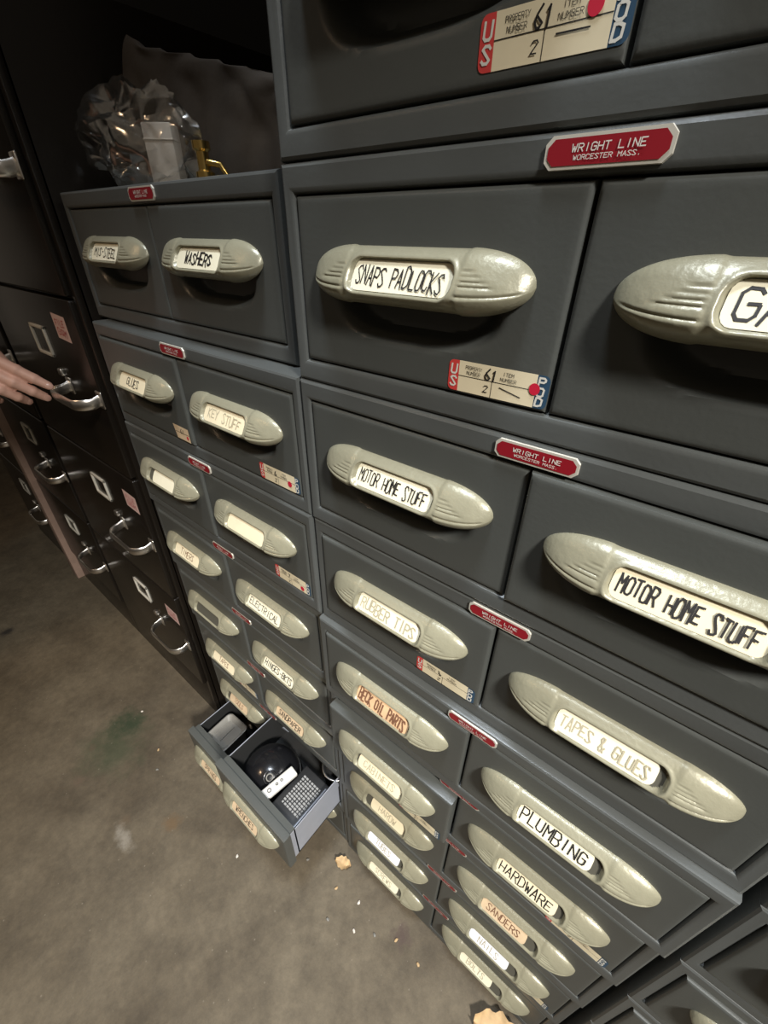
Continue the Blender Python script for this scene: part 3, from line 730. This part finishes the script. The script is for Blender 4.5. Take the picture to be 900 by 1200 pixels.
# body
def body_parts(bm, grow=0.0, upper=True, lower=True, head=True):
    g = grow
    if upper:
        capsule(bm, B(-.09, 0, 1.04), B(-.08, 0, 1.32), .135 + g, .135 + g); capsule(bm, B(.09, 0, 1.04), B(.08, 0, 1.32), .135 + g, .135 + g)
        capsule(bm, B(.13, 0, 1.40), SH, .07 + g, .062 + g); capsule(bm, SH, el, .056 + g, .042 + g)
        ls = B(-.19, 0, 1.40); le = B(-.25, -.02, 1.11); capsule(bm, ls, le, .056 + g, .042 + g)
        if not g: capsule(bm, le, B(-.25, .06, .87), .042, .027); ellipsoid(bm, B(-.25, .07, .80), (.022, .042, .055))
    if lower:
        for sx in (-1, 1):
            capsule(bm, B(sx * .09, 0, .94), B(sx * .105, .01, .50), .098 + g, .062 + g); capsule(bm, B(sx * .105, .01, .50), B(sx * .11, -.01, .09), .058 + g, .042 + g)
        capsule(bm, B(-.06, -.01, .97), B(.06, -.01, .97), .125 + g, .125 + g)
    if head:
        capsule(bm, B(0, 0, 1.40), B(0, .02, 1.52), .058, .054)
        ellipsoid(bm, B(0, .03, 1.625), (.076, .096, .115)); ellipsoid(bm, B(0, .06, 1.565), (.055, .06, .055))
        capsule(bm, B(0, .122, 1.635), B(0, .140, 1.600), .010, .015)
        capsule(bm, B(-.022, .112, 1.562), B(.022, .112, 1.562), .008, .008)
        for sx in (-1, 1): ellipsoid(bm, B(sx * .078, .02, 1.615), (.011, .022, .033)); capsule(bm, B(sx * .02, .118, 1.655), B(sx * .045, .108, 1.655), .009, .009)
bm = bmesh.new(); body_parts(bm); body_me = fuse(bm, .008, 4, 'torso')
bm = bmesh.new(); bm.from_mesh(body_me); bm.from_mesh(hand_me)
me = bpy.data.meshes.new('body'); bm.to_mesh(me); bm.free(); me.materials.append(M['skin']); me.polygons.foreach_set('use_smooth', [True] * len(me.polygons))
per = thing('person', 'person mostly outside the photo at left, only fingers touching a black cabinet pull', 'person', bx0)
inv = Matrix.Translation(-bx0)
def part(name, me, mname=None):
    me.transform(inv)
    if mname: me.materials.clear(); me.materials.append(M[mname]); me.polygons.foreach_set('use_smooth', [True] * len(me.polygons))
    return link(name, me, per)
part('body', me)
bm = bmesh.new(); body_parts(bm, .012, True, False, False); part('shirt', fuse(bm, .010, 4, 'shirt'), 'shirt')
bm = bmesh.new(); body_parts(bm, .014, False, True, False); part('trousers', fuse(bm, .010, 4, 'trousers'), 'jeans')
for sx in (-1, 1):
    bm = bmesh.new(); capsule(bm, B(sx * .11, -.04, .045), B(sx * .125, .15, .038), .044, .036)
    bmesh.ops.bisect_plane(bm, geom=list(bm.verts) + list(bm.edges) + list(bm.faces), plane_co=B(0, 0, .001), plane_no=(0, 0, -1), clear_outer=True)
    part('shoe', fuse(bm, .007, 3, 'shoe'), 'matte_black')
    bm = bmesh.new(); ellipsoid(bm, B(sx * .032, .112, 1.638), (.012, .010, .009)); m_ = bpy.data.meshes.new('eye'); bm.to_mesh(m_); bm.free(); part('eye', m_, 'eye')
bm = bmesh.new(); ellipsoid(bm, B(0, .015, 1.655), (.085, .098, .10)); capsule(bm, B(-.03, -.05, 1.58), B(.03, -.05, 1.58), .05, .05)
for v in bm.verts:
    if v.co.y > bx0.y + .085 and v.co.z < 1.69: v.co.y = bx0.y + .085
part('hair', fuse(bm, .006, 4, 'hair'), 'hair')
# finger nails
for p, dv, r in nails:
    bm = bmesh.new(); bk = -pd_; sd = dv.cross(bk).normalized(); bk2 = sd.cross(dv).normalized()
    ellipsoid(bm, p + dv * r * .15 + bk2 * r * .62, (r * .62, r * .75, r * .22), Matrix((sd, dv, bk2)).transposed())
    m_ = bpy.data.meshes.new('fingernail'); bm.to_mesh(m_); bm.free(); part('fingernail', m_, 'nail')
